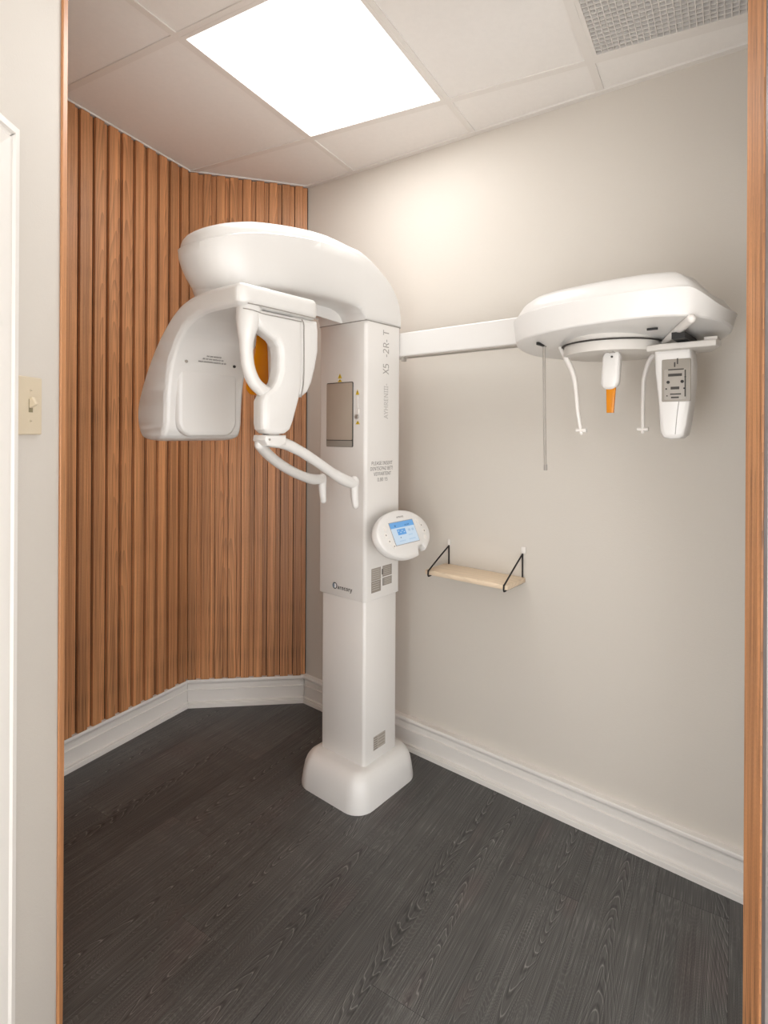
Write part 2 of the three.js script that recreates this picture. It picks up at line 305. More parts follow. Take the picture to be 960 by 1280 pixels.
function slatWall(wall, line, a, b, endGap) {             // from the right end: slat, narrow gap shaded by colour, recessed strip, slat ...
  const len = Math.hypot(b[0] - a[0], b[1] - a[1]), d = line.d, inN = [-line.n[0], -line.n[1]], y0 = 0.1355, T0 = 0.006;
  mesh('backing_panel', wallBoard(a, b, inN, 0.0005, T0, y0), M.gapShade, wall);  // near-black backing: shade of the slat gaps put into its colour
  const strip = (name, geo, mid, t, dep) => {
    const x = a[0] + d[0] * mid + inN[0] * (t + dep / 2), z = a[1] + d[1] * mid + inN[1] * (t + dep / 2), h = ceilY(x, z) - y0 - 0.006;
    const m = mesh(name, geo, M.slat, wall); m.position.set(x, y0, -z); m.rotation.y = Math.atan2(d[1], d[0]); m.scale.y = h / 2.4;
  };
  let k = 0;
  for (let s = len - endGap; s > PITCH; s -= PITCH, k++) {
    strip('recess_strip', recGeo[(k * 5 + 2) % SL], s - REC_W / 2, T0, 0.004);
    strip('slat', slatGeo[(k * 3 + 1) % SL], s - REC_W - SLAT_W / 2, T0, SLAT_D);
  }
}
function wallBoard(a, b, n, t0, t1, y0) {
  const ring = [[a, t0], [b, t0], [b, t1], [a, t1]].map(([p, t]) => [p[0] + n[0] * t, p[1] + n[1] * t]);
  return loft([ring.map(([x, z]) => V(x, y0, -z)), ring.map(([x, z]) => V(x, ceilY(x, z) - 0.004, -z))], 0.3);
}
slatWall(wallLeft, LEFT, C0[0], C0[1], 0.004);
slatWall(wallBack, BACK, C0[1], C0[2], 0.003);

// opening trim: wooden jamb edges, a metal strip and a white casing
function woodUV(g, lane, horizontal) { const p = g.attributes.position, uv = g.attributes.uv; for (let i = 0; i < p.count; i++) uv.setXY(i, (lane + 0.1 + (p.getX(i) * 9 + p.getZ(i) * 9) % 0.7) / SL, p.getY(i) / 2.7); return g; }
const jambGeo = (x0, x1, z0, z1, lane) => {
  const g = bx(x0, x1, 0, 2.34, z0, z1, 0.003), p = g.attributes.position, uv = g.attributes.uv;
  for (let i = 0; i < p.count; i++) uv.setXY(i, (lane + 0.1 + 0.8 * Math.min(1, Math.max(0, (-p.getZ(i) - z0 + p.getX(i) - x0) / (z1 - z0 + x1 - x0)))) / SL, p.getY(i) / 2.7); return g;
};
struct(mesh('trim_1', jambGeo(JL, JL + 0.006, 1.222, 1.242, 2), M.slat));
struct(mesh('trim_2', jambGeo(JR - 0.002, JR + 0.012, 1.112, 1.166, 4), M.slat));
struct(mesh('trim_3', bx(JR + 0.0005, JR + 0.0095, 0, 2.34, 1.1, 1.1115, 0.001), M.strip));
struct(mesh('trim_4', bx(JR + 0.0105, JR + 0.085, 0, 2.34, 1.094, 1.1115, 0.003), M.trim));
// white door casing on the hall's left wall
{
  const at = (Z, out) => [hx(Z) + out, Z];
  const casing = (z0, z1, prof, y0, y1, name) => {       // upright board: prof lists [fraction from z1 towards z0, thickness]
    const pts = prof.map(([q, o]) => at(z1 + (z0 - z1) * q, o));
    const g = loft([pts.map(p => V(p[0], y0, -p[1])), pts.map(p => V(p[0], y1, -p[1]))], 0.35); return struct(mesh(name, g, M.trim));
  };
  const prof = [[0, 0], [0, 0.016], [0.05, 0.018], [0.22, 0.018], [0.27, 0.0135], [0.36, 0.0125], [0.42, 0.0155], [0.6, 0.014], [0.9, 0.011], [1, 0.009], [1, 0]];
  const Zc = 1.052, Zi = 0.987, yc = 1.887;
  // mitred frame: two uprights and a head
  const run = (pathY, isHead, name) => {
    const ringA = [], ringB = [];
    prof.forEach(([q, o]) => { const z = Zc + (Zi - Zc) * q, y = yc + (Zi - Zc) * q; const c = at(z, o);
      if (!isHead) { ringA.push(V(c[0], 0, -c[1])); ringB.push(V(c[0], y, -c[1])); }
      else { ringA.push(V(c[0], y, -c[1])); const z2 = 0.16 - (z - Zc), c2 = at(z2, o); ringB.push(V(c2[0], y, -c2[1])); } });
    struct(mesh(name, loft([ringA, ringB], 0.35), M.trim));
  };
  run(0, false, 'trim_5'); run(0, true, 'trim_6');
}
// light switch on the hall wall
{
  const g = new THREE.Group(); g.name = numbered('light_switch'); const Zs = 1.108, ys = 1.37;
  g.position.set(hx(Zs), ys, -Zs); g.rotation.y = Math.PI / 2 - 0.043; scene.add(g);
  tag(g, 'beige toggle light switch plate on the hall wall beside the wooden jamb', 'light switch');
  const pl = alongV(rrect(0, 0, 0.035, 0.0575, 0.002, 2), 0.0002, 0.0065, 0.0028, false, 3); mesh('switch_plate', pl, M.beige, g);
  mesh('toggle_slot', box(-0.006, 0.006, -0.013, 0.013, 0.006, 0.0069), M.beigeDark, g);
  const t = mesh('toggle', box(-0.0045, 0.0045, -0.009, 0.009, 0, 0.016, 0.0018), M.beige, g); t.position.set(0, 0.003, 0.002); t.rotation.x = -0.5;
  for (const y of [0.0302, -0.0302]) { const s = mesh('screw', new THREE.CylinderGeometry(0.0032, 0.0032, 0.0014, 12).rotateX(Math.PI / 2).translate(0, y, 0.0069), M.beige, g); mesh('screw_slot', box(-0.0026, 0.0026, y - 0.0005, y + 0.0005, 0.0074, 0.00785), M.beigeDark, s); }
}

// ceiling light panel with its lamp
const tilt = new THREE.Quaternion().setFromUnitVectors(V(0, 1, 0), V(0.0778, 1, -0.0082).normalize());
function onCeiling(name, a, b) {
  const g = new THREE.Group(), p = grid2plan(a, b); g.name = numbered(name); g.position.set(p[0], ceilY(p[0], p[1]), -p[1]);
  g.quaternion.copy(tilt).multiply(new THREE.Quaternion().setFromAxisAngle(V(0, 1, 0), GA)); scene.add(g); return g;     // local x = grid a, local -z = grid b
}
function lampPanel(g, w, d, lum, look) {
  const fr = 0.014; mesh('frame', mergeGeometries([box(-w / 2 - fr, w / 2 + fr, -0.001, 0.02, -d / 2 - fr, -d / 2), box(-w / 2 - fr, w / 2 + fr, -0.001, 0.02, d / 2, d / 2 + fr), box(-w / 2 - fr, -w / 2, -0.001, 0.02, -d / 2, d / 2), box(w / 2, w / 2 + fr, -0.001, 0.02, -d / 2, d / 2)]), M.tbar, g);
  mesh('diffuser', box(-w / 2, w / 2, 0.004, 0.009, -d / 2, d / 2), new THREE.MeshStandardMaterial({ color: '#ffffff', roughness: 0.6, emissive: new THREE.Color(1, 0.985, 0.96), emissiveIntensity: look }), g);
  const L = new THREE.RectAreaLight(LAMP, lum, w * 0.99, d * 0.99); L.rotation.x = -Math.PI / 2; L.position.y = 0.002; L.name = 'lamp'; g.add(L);
}
{
  const g = onCeiling('ceiling_light', (A1 + A2) / 2, 0); tag(g, 'square white lit panel set flush in the suspended ceiling', 'ceiling light');
  lampPanel(g, 0.585, 0.608, ROOM_PANEL, 1.6);
}
// return-air grille
{
  const a0 = A3 + TB, a1 = A4 - TB, b0 = B1 + TB, b1 = B2 - TB, g = onCeiling('ceiling_vent', (a0 + a1) / 2, (b0 + b1) / 2), w = a1 - a0, d = b1 - b0, f = 0.012;
  tag(g, 'square egg-crate air grille in the ceiling near the right wall', 'air vent');
  mesh('frame', mergeGeometries([box(-w / 2, w / 2, 0, 0.018, -d / 2, -d / 2 + f), box(-w / 2, w / 2, 0, 0.018, d / 2 - f, d / 2), box(-w / 2, -w / 2 + f, 0, 0.018, -d / 2 + f, d / 2 - f), box(w / 2 - f, w / 2, 0, 0.018, -d / 2 + f, d / 2 - f)]), M.tbar, g);
  const bars = [], n = 36, iw = w - 2 * f, id = d - 2 * f, t = 0.0011;
  for (let i = 1; i < n; i++) { const x = -iw / 2 + iw * i / n, z = -id / 2 + id * i / n; bars.push(box(x - t, x + t, 0.001, 0.016, -id / 2, id / 2), box(-iw / 2, iw / 2, 0.001, 0.016, z - t, z + t)); }
  mesh('egg_crate_core', mergeGeometries(bars), M.tbar, g).userData.kind = 'stuff';
  mesh('duct_back', box(-w / 2, w / 2, 0.24, 0.244, -d / 2, d / 2), M.duct, g);
mesh('duct_side', mergeGeometries([box(-w / 2, w / 2, 0.018, 0.24, -d / 2, -d / 2 + 0.004), box(-w / 2, w / 2, 0.018, 0.24, d / 2 - 0.004, d / 2), box(-w / 2, -w / 2 + 0.004, 0.018, 0.24, -d / 2, d / 2), box(w / 2 - 0.004, w / 2, 0.018, 0.24, -d / 2, d / 2)]), M.duct, g);
}

// ------------------------------------------------------------------ the X-ray machine
const UC = -1.4285, VC = 0.29;
const xr = wallFrame('dental_xray_machine', UC, VC);
tag(xr, 'white panoramic dental X-ray machine on a floor column with side arm', 'X-ray machine');
{
  const put = xr.put;
  const rr = (hx, hy, r, y, du = 0, dv = 0) => flat(rrect(UC + du, VC + dv, hx, hy, r, 8), y);
  // plinth
  put('base', loft([rr(.166, .176, .07, 0), rr(.166, .176, .07, .012), rr(.162, .172, .07, .05), rr(.157, .167, .068, .078), rr(.15, .16, .064, .097), rr(.14, .149, .056, .111), rr(.129, .137, .046, .119), rr(.118, .123, .03, .122), rr(.1, .08, .01, .122)], 0.9), M.white);
  // telescopic column
  const low = put('lower_column', alongY(rrect(UC, .2875, .1095, .0935, .012, 5), 0.1, 0.78, 0.002), M.column);
  const cover = put('column_cover', alongY(rrect(UC, VC, .1185, .1, .013, 5), 0.7145, 1.7205, 0.003), M.column);
  // arm over the head: body with a lid
  const lerpT = (T, v) => { if (v <= T[0][0]) return T[0][1]; for (let i = 0; i + 1 < T.length; i++) if (v <= T[i + 1][0]) { const k = (v - T[i][0]) / (T[i + 1][0] - T[i][0]); return T[i][1] + (T[i + 1][1] - T[i][1]) * k; } return T[T.length - 1][1]; };
  const ramp = (v, a, b) => { const x = Math.max(0, Math.min(1, (v - a) / (b - a))); return x * x * (3 - 2 * x); };
  const rimY = [[.19, 1.762], [.2, 1.806], [.22, 1.84], [.25, 1.872], [.3, 1.902], [.37, 1.928], [.43, 1.938], [.5, 1.941], [.6, 1.937], [.7, 1.925], [.8, 1.908], [.88, 1.891], [.95, 1.872], [1.0, 1.855], [1.04, 1.838]];
  const botY = [[.19, 1.7225], [.392, 1.7225], [.396, 1.733], [.402, 1.743], [.412, 1.752], [.43, 1.76], [.46, 1.766], [.56, 1.768], [.7, 1.762], [.8, 1.753], [.88, 1.738], [.93, 1.724], [.97, 1.713], [1.0, 1.708], [1.04, 1.706]];
  const side = [.19, .2, .21, .225, .25, .28, .32, .36, .385, .392, .396, .4, .405, .412, .42, .43, .445, .46, .49, .53, .58, .63, .68, .73, .78, .82].map(v => [v, lerpT([[.19, .1185], [.4, .1195], [.5, .126], [.62, .134], [.75, .14], [.84, .1415]], v)]);
  for (let i = 0; i <= 16; i++) { const a = i / 16 * Math.PI / 2; side.push([.845 + .178 * Math.pow(Math.sin(a), .9), .1415 * Math.pow(Math.max(0, Math.cos(a)), .8)]); }
  const armRing = (inset, taper, nose, yf) => {           // plan outline of the arm, drawn in by `inset`, narrowed by `taper`
    const pt = (v, w, sg) => { const f = ramp(v, .42, .72), e = ramp(v, .8, 1.03), q = ramp(v, .4, .5), w2 = w * (1 - taper * f) * (1 - inset * (inset > .05 ? 1 : .25 + .75 * q) / .135), v2 = v > .845 ? .845 + (v - .845) * (1 - inset / .19) - nose * e : v; return V(UC + sg * w2, yf(v2, v), v2); };
    return [...side.map(([v, w]) => pt(v, w, 1)), ...side.slice(0, -1).reverse().map(([v, w]) => pt(v, w, -1))];
  };
  const body = [];
  for (const [inset, t] of [[.13, 0], [.05, 0], [.003, 0], [0, .02], [0, .2], [0, .4], [0, .58], [0, .74], [.002, .84], [.006, .91], [.013, .96], [.024, .99], [.04, 1], [.08, 1], [.132, 1]]) body.push(armRing(inset, .17 * t * t, .075 * t * t, (v2, v) => { const a = lerpT(rimY, v2), b = lerpT(botY, v); return a + (b - a) * t; }));
  const arm = put('upper_arm', loft(body, 0.75), M.white);
  const lid = [];
  for (const [inset, r] of [[.007, -.1], [.007, .05], [.009, .3], [.014, .55], [.023, .76], [.036, .9], [.055, .98], [.09, 1.02], [.132, 1.03]]) lid.push(armRing(inset, 0, 0, v2 => lerpT(rimY, v2) + .042 * r * (.1 + .9 * ramp(v2, .2, .62))));
  put('arm_lid', loft(lid, 0.75), M.white, arm);
  put('seam_line', box(UC - .1188, UC + .1188, 1.7195, 1.7228, .1897, .3903), M.seam, cover);

  // rotating C-shaped carrier with the sensor shell
  const pairs = [[-1.215, 1.7115, -1.215, 1.652], [-1.26, 1.7125, -1.26, 1.652], [-1.32, 1.713, -1.318, 1.652], [-1.39, 1.711, -1.375, 1.65], [-1.45, 1.703, -1.425, 1.638], [-1.5, 1.687, -1.463, 1.62], [-1.545, 1.661, -1.495, 1.594], [-1.612, 1.604, -1.527, 1.553], [-1.675, 1.528, -1.55, 1.497], [-1.722, 1.452, -1.561, 1.436], [-1.746, 1.39, -1.566, 1.376], [-1.742, 1.345, -1.568, 1.342], [-1.724, 1.312, -1.58, 1.31], [-1.7, 1.297, -1.6, 1.297], [-1.665, 1.291, -1.63, 1.291]];
  const track = k => new THREE.CatmullRomCurve3(pairs.map(p => V(p[k], p[k + 1], 0)), false, 'centripetal'), outer = track(0), inner = track(2), carrier = [];
  const vMid = .866, vHalf = .14;
  const carrierRing = (o, n, dv, dt) => { const c = o.clone().add(n).multiplyScalar(.5), e = o.clone().sub(n), th = e.length() / 2; e.normalize(); const r = Math.min(.02, th * .6);
    return rrect(0, 0, vHalf - dv, th - dt, Math.max(.004, r - dt), 8).map(([q, t]) => V(c.x + e.x * t, c.y + e.y * t, vMid + q)); };
  for (const [q, dv, dt] of [[.019, .05, .026], [.018, .036, .02], [.0155, .022, .012], [.011, .011, .006], [.005, .003, .0015]]) carrier.push(carrierRing(V(-1.215 + q, 1.7115, 0), V(-1.215 + q, 1.652, 0), dv, dt));
  for (let i = 0; i <= 48; i++) { const t = i / 48 * (pairs.length - 1) / (pairs.length - 1), o = outer.getPoint(t), n = inner.getPoint(t), e = Math.max(0, t - .86) / .14; carrier.push(carrierRing(o, n, .03 * e * e, 0)); }
  const cArm = put('rotating_carrier', loft(carrier, 0.9), M.white);
  put('sensor_window', alongU(rrect(.868, 1.47, .106, .165, .05, 8), -1.582, -1.548, .014, false, 6), M.white, cArm);
  for (const v of [.957, .785]) put('laser_opening', new THREE.CylinderGeometry(.0045, .0045, .004, 14).rotateZ(Math.PI / 2 - .42).translate(-1.534, 1.533, v), v < .8 ? M.dark : M.grey, cArm);
  put('swivel_neck', loft([1.7, 1.716, 1.745, 1.77].map((y, i) => flat(rrect(-1.44, .86, [.1, .105, .112, .115][i], [.1, .105, .112, .115][i], .1, 8), y)), 0.8), M.white, cArm);
  put('headrest_socket', alongY(rrect(-1.31, .9, .03, .016, .012), 1.641, 1.655, .004), M.grey, cArm);

  // tube head: rear body, front panel, grab loop
  const tubeHead = put('tube_head', alongU([[.725, 1.651], [.72, 1.62], [.72, 1.56], [.731, 1.51], [.745, 1.465], [.762, 1.436], [.785, 1.421], [.8, 1.425], [.806, 1.46], [.81, 1.56], [.82, 1.651]], -1.345, -1.203, .018), M.white);
  put('front_panel', alongU([[.792, 1.648], [.79, 1.6], [.789, 1.52], [.791, 1.45], [.8, 1.412], [.811, 1.38], [.82, 1.352], [.832, 1.327], [.85, 1.316], [.88, 1.3135], [.912, 1.316], [.926, 1.327], [.9295, 1.345], [.9295, 1.405], [.918, 1.425], [.897, 1.44], [.882, 1.46], [.8745, 1.49], [.872, 1.528], [.876, 1.556], [.89, 1.572], [.912, 1.583], [.932, 1.594], [.95, 1.606], [.962, 1.625], [.966, 1.648]], -1.255, -1.197, .018, false, 8), M.white, tubeHead);
  put('grab_loop', tube([[-1.232, 1.652, .955], [-1.23, 1.636, .957], [-1.228, 1.61, .962], [-1.226, 1.575, .967], [-1.226, 1.535, .967], [-1.226, 1.49, .96], [-1.226, 1.455, .942], [-1.226, 1.435, .915], [-1.226, 1.428, .892], [-1.226, 1.43, .872]], [.034, .033, .026, .019, .0175, .0175, .018, .018, .0175, .016], 56, 18), M.white, tubeHead);
  // panel joints
  const jointPath = (pts, r) => tube(pts, r, 24, 6, false);
  put('panel_joint', jointPath([[-1.1965, 1.6555, .985], [-1.1965, 1.656, .93], [-1.1965, 1.655, .83], [-1.1965, 1.6535, .735]], .0017), M.seam, tubeHead);
  put('panel_joint', jointPath([[-1.1965, 1.6395, 1.0], [-1.1955, 1.640, .975], [-1.1955, 1.636, .935], [-1.1955, 1.636, .87], [-1.1955, 1.636, .80]], .0014), M.seam, tubeHead);
  put('panel_joint', jointPath([[-1.2, 1.643, .795], [-1.2, 1.635, .788], [-1.2, 1.6, .7865], [-1.2, 1.53, .7855], [-1.2, 1.46, .7875], [-1.2, 1.42, .796]], .0016), M.seam, tubeHead);
  // amber bite shield seen through the loop
  const sh = put('amber_shield', alongU([[.845, 1.606], [.81, 1.6], [.795, 1.56], [.788, 1.52], [.79, 1.475], [.82, 1.447], [.85, 1.43], [.87, 1.433], [.882, 1.455], [.866, 1.5], [.852, 1.55]], -1.343, -1.338, .001, 60, 2), M.orange);
  put('shield_clip', alongU([[.8, 1.6], [.85, 1.612], [.85, 1.655], [.8, 1.655]], -1.35, -1.331, .002), M.rubber, sh);

  // patient handles hanging from a bracket
  const br = put('handle_bracket', alongU([[.846, 1.312], [.918, 1.312], [.921, 1.298], [.91, 1.283], [.87, 1.277], [.846, 1.288]], -1.262, -1.202, .008), M.white);
  put('bracket_neck', alongY(rrect(-1.228, .882, .018, .02, .01), 1.305, 1.322, .001), M.seam, br);
  const pin = put('bracket_screw', new THREE.CylinderGeometry(.003, .003, .003, 12).rotateZ(Math.PI / 2).translate(-1.2015, 1.3, .908), M.grey, br);
  put('patient_handle', tube([[-1.23, 1.293, .875], [-1.234, 1.288, .83], [-1.241, 1.268, .77], [-1.25, 1.232, .69], [-1.262, 1.196, .615], [-1.266, 1.168, .555], [-1.269, 1.156, .52], [-1.27, 1.151, .497]], [.016, .0165, .0155, .0155, .0155, .016, .019, .018], 44, 14), M.white, br);
  put('hand_grip', tube([[-1.27, 1.156, .494], [-1.27, 1.13, .492], [-1.27, 1.1, .49], [-1.269, 1.075, .487]], [.018, .0145, .013, .0115], 20, 14), M.white, br);
  put('patient_handle', tube([[-1.248, 1.285, .905], [-1.276, 1.262, .86], [-1.31, 1.23, .79], [-1.345, 1.198, .705], [-1.375, 1.174, .625], [-1.4, 1.16, .56], [-1.413, 1.157, .52], [-1.418, 1.155, .5]], [.015, .0155, .0155, .0155, .0155, .016, .018, .017], 44, 14), M.white, br);
  put('hand_grip', tube([[-1.418, 1.158, .5], [-1.418, 1.132, .498], [-1.418, 1.103, .496], [-1.417, 1.08, .493]], [.0175, .0145, .013, .011], 20, 14), M.white, br);

  // mirror with its beige reflection painted in, warning stickers and lock on the column front
  const fr = put('mirror_frame', alongV(rrect(-1.4375, 1.386, .0675, .119, .006, 4), .389, .3925, .0008), M.rubber, cover);
  put('painted_mirror', alongV(rrect(-1.4385, 1.3975, .0652, .1045, .004, 3), .392, .3935, .0004), M.painted_mirror, cover);
  put('mirror_tray', alongV(rrect(-1.4385, 1.279, .0652, .0115, .003, 3), .392, .394, .0006), M.socket, cover);
  const sticker = printMat(64, 64, (g) => { g.fillStyle = '#e3c018'; g.beginPath(); g.moveTo(32, 3); g.lineTo(62, 60); g.lineTo(2, 60); g.closePath(); g.fill(); g.fillStyle = '#2a2410'; g.fillRect(28, 22, 8, 20); g.fillRect(28, 47, 8, 7); });
  for (const [u, y, w, h] of [[-1.438, 1.529, .022, .021], [-1.438, 1.5125, .024, .013], [-1.35, 1.466, .019, .022], [-1.348, 1.357, .022, .016]]) put('warning_sticker', new THREE.PlaneGeometry(w, h).translate(u, y, .3908), sticker, cover);
  const lock = put('key_lock', new THREE.CylinderGeometry(.0075, .008, .006, 18).rotateX(Math.PI / 2).translate(-1.3505, 1.3775, .393), M.steel, cover);
  put('lock_tag', alongV(rrect(-1.347, 1.396, .006, .009, .003), .39, .3935, .001), M.trim, cover);
  put('cable_clip', alongV(rrect(-1.349, 1.43, .0022, .02, .001), .39, .3925, .0006), M.trim, cover);
  // print on the column
  put('logo_print', new THREE.PlaneGeometry(.112, .036).translate(-1.417, .7505, .3907), printMat(512, 164, (g, w, h) => {
    g.fillStyle = '#3f444b'; g.beginPath(); g.arc(66, 78, 56, 0, 7); g.fill(); g.fillStyle = '#e9e6e2'; g.beginPath(); g.ellipse(72, 78, 30, 40, 0, 0, 7); g.fill(); g.fillStyle = '#7d8d9b'; g.beginPath(); g.ellipse(40, 78, 22, 40, 0, 0, 7); g.fill(); g.fillStyle = '#ffffff'; g.fillRect(66, 44, 13, 70);
    g.fillStyle = '#4a4541'; g.font = 'bold 92px sans-serif'; g.textBaseline = 'middle'; g.fillText('arncory', 124, 92, 375);
  }), cover);
  const sidePrint = (n, w, h, y, v, mat, parent, u = -1.3093) => put(n, new THREE.PlaneGeometry(w, h).rotateY(Math.PI / 2).translate(u, y, v), mat, parent || cover);
  sidePrint('notice_print', .14, .088, 1.178, .2985, printMat(560, 352, (g) => {
    g.fillStyle = '#6d655e'; g.textAlign = 'center'; g.textBaseline = 'middle'; g.font = '72px sans-serif';
    g.fillText('PLEASE INSERT', 280, 52, 530); g.fillText('DENTSCPAZ BET!', 272, 130, 520); g.fillText('VEFFARTENT', 290, 208, 480); g.fillText('0.80 15', 290, 292, 330);
  }));
  put('model_print', new THREE.PlaneGeometry(.34, .05).rotateZ(Math.PI / 2).rotateY(Math.PI / 2).translate(-1.3093, 1.54, .279), printMat(1020, 120, (g) => {
    g.textBaseline = 'middle'; g.fillStyle = '#c9c4be'; g.font = '78px sans-serif'; g.fillText('AYHRENIII-', 6, 64, 470); g.fillStyle = '#a8a29b'; g.font = '112px sans-serif'; g.fillText('X5', 500, 60, 165); g.fillText('-2R-', 690, 60, 200); g.fillText('T', 930, 60, 70);
  }), cover);
  const plateMat = printMat(256, 256, (g) => {
    g.fillStyle = '#a39a90'; g.fillRect(4, 10, 112, 120); g.fillStyle = '#968d83'; g.fillRect(4, 134, 112, 112); g.fillStyle = '#9d948a'; g.fillRect(136, 10, 114, 106); g.fillRect(148, 128, 102, 78);
    g.fillStyle = '#cfc8bf'; for (let i = 0; i < 5; i++) { g.fillRect(12, 26 + i * 20, 90, 4); g.fillRect(146, 24 + i * 18, 90, 4); } for (let i = 0; i < 4; i++) { g.fillRect(14, 150 + i * 22, 84, 5); g.fillRect(158, 142 + i * 16, 80, 4); }
    g.fillStyle = '#3b352f'; g.fillRect(128, 36, 12, 56); g.fillStyle = '#6a6259'; g.fillRect(138, 130, 8, 76);
  });
  sidePrint('rating_print', .122, .095, .785, .297, plateMat);
  sidePrint('rating_print', .07, .052, .184, .295, printMat(140, 104, (g) => { g.fillStyle = '#b5aca2'; g.fillRect(2, 2, 136, 100); g.fillStyle = '#7c746b'; for (let i = 0; i < 6; i++) { g.fillRect(8, 10 + i * 16, 40, 7); } g.fillStyle = '#9b9389'; for (let i = 0; i < 4; i++) g.fillRect(56, 12 + i * 22, 74, 10); }), low, -1.3187);
  put('sensor_print', new THREE.PlaneGeometry(.11, .03).rotateY(Math.PI / 2).rotateZ(-.5).translate(-1.5255, 1.546, .868), printMat(440, 112, (g) => { g.fillStyle = '#5d5650'; g.textAlign = 'center'; g.font = 'bold 30px sans-serif'; g.fillText('ne see weterte', 215, 30, 210); g.fillText('do ne see weterte ne', 215, 66, 300); g.fillText('wave seemterte waterte ne do', 215, 102, 400); }), cArm);

  // operating console on the side of the column
  const al = 0.45, K = [-1.225, .953, .287], cu = Math.sin(al), cy = Math.cos(al);
  const T = new THREE.Matrix4().makeBasis(V(0, 0, -1), V(-cu, cy, 0), V(cy, cu, 0)).setPosition(...K);   // local x along the wall side, y up the face, z out of it
  const con = g => g.applyMatrix4(T);
  const ell = (a, b, n = 56, notch = 0) => Array.from({ length: n }, (_, i) => { const t = i / n * Math.PI * 2; return [Math.cos(t) * a, Math.sin(t) * b]; });
  const outline = k => { const s = new THREE.Shape(); const a = .15 * k, b = .09 * k, c0 = -Math.PI / 2 + .33, c1 = -Math.PI / 2 + .33; const pts = []; for (let i = 0; i <= 64; i++) { const t = -Math.PI / 2 + .62 + i / 64 * (Math.PI * 2 - .36); pts.push([Math.cos(t) * a, Math.sin(t) * b]); } for (let i = 0; i <= 8; i++) { const t = Math.PI * (1 - i / 8); } const e = pts[pts.length - 1], f = pts[0], mx = (e[0] + f[0]) / 2, my = (e[1] + f[1]) / 2; pts.push([mx - .017, my + .012], [mx - .01, my + .021], [mx + .002, my + .025], [mx + .014, my + .023], [mx + .021, my + .013]); return pts; };
  const conBody = put('console_body', con(prism(outline(1), .036, .012, 6).translate(0, 0, -.018)), M.white);
  put('console_mount', tube([[-1.33, .935, .287], [-1.29, .938, .287], [-1.24, .947, .287]], .03, 12, 16), M.white, conBody);
  const screenMat = (() => {
    const c = document.createElement('canvas'); c.width = 320; c.height = 240; const g = c.getContext('2d'); g.fillStyle = '#d4e6f6'; g.fillRect(0, 0, 320, 240); g.fillStyle = '#6fb0ea'; g.fillRect(0, 0, 320, 62);
    g.fillStyle = '#2d5f9a'; g.beginPath(); g.arc(66, 38, 9, 0, 7); g.fill(); g.font = 'bold 24px sans-serif'; g.fillText('uu:oP', 190, 50); g.fillStyle = '#62a8e8'; g.fillRect(70, 78, 112, 64); g.fillStyle = '#cfe5fa'; for (let i = 0; i < 4; i++) g.fillRect(82 + i * 24, 92 + (i % 2) * 18, 14, 10);
    g.fillStyle = '#b5cfe6'; g.fillRect(218, 92, 30, 26); g.fillRect(266, 92, 30, 26); g.fillStyle = '#3c5f80'; g.beginPath(); g.arc(92, 168, 6, 0, 7); g.fill(); g.fillStyle = '#bcd7ee'; g.fillRect(200, 150, 60, 12); g.fillRect(190, 196, 90, 14); g.fillRect(60, 200, 80, 12);
    const t = new THREE.CanvasTexture(c); t.colorSpace = THREE.SRGBColorSpace; t.needsUpdate = true;
    return new THREE.MeshStandardMaterial({ color: '#202020', roughness: 0.3, emissive: '#ffffff', emissiveMap: t, emissiveIntensity: 0.75 });
  })();
  const bez = put('screen_bezel', con(box(-.07, .07, -.041, .043, .0172, .0186).translate(-.004, .004, 0)), M.seam, conBody);
  put('screen', con(new THREE.PlaneGeometry(.136, .08).translate(-.004, .005, .019)), screenMat, conBody);
  const keyGeo = (x, y) => con(new THREE.CylinderGeometry(.008, .009, .003, 14).rotateX(Math.PI / 2).translate(x, y, .0185));
  for (const [x, y] of [[-.1, .03], [-.108, .007], [-.101, -.016], [-.085, -.036], [.09, .037], [.104, .017], [.11, -.005], [.104, -.028]]) put('key', keyGeo(x, y), M.trim, conBody);
  for (const [x, y] of [[-.108, .007], [-.101, -.016], [-.085, -.036], [.104, .017], [.11, -.005]]) put('key_print', con(new THREE.CircleGeometry(.0032, 10).translate(x, y, .0204)), M.seam, conBody);
  put('maker_print', con(new THREE.PlaneGeometry(.05, .011).translate(.004, .063, .0184)), printMat(200, 44, (g) => { g.fillStyle = '#8b857f'; g.font = 'bold 40px sans-serif'; g.textBaseline = 'middle'; g.fillText('armcory', 6, 22, 188); }), conBody);

  // side arm with the head holder for skull pictures
  const bar = put('side_arm', box(-1.44, -.56, 1.612, 1.703, .115, .188, .006), M.white);
  put('end_stop', box(-1.3095, -1.298, 1.594, 1.612, .168, .189, .002), M.grey, bar);
  put('cable_strip', box(-1.295, -.7, 1.6085, 1.613, .15, .186), M.grey, bar);
  const plan = new THREE.CatmullRomCurve3([[-.735, .365], [-.655, .408], [-.55, .435], [-.44, .446], [-.34, .44], [-.27, .41], [-.225, .355], [-.207, .29], [-.222, .22], [-.272, .15], [-.345, .1], [-.46, .078], [-.6, .08], [-.705, .11], [-.768, .175], [-.785, .25], [-.772, .315]].map(([u, v]) => V(u, 0, v)), true, 'centripetal').getPoints(96).slice(0, -1);
  const cc = V(-.5, 0, .26), sm = x => x * x * (3 - 2 * x), cl = x => Math.max(0, Math.min(1, x));
  const yBot = p => 1.6 - (.43 - p.z) * .125, yBand = p => 1.668 - .052 * sm(cl((p.x + .29) / .085)) - .012 * sm(cl((-.68 - p.x) / .11)), yLid = p => yBand(p) + .046;
  const shrink = (p, k, y) => V(cc.x + (p.x - cc.x) * k, y, cc.z + (p.z - cc.z) * k);
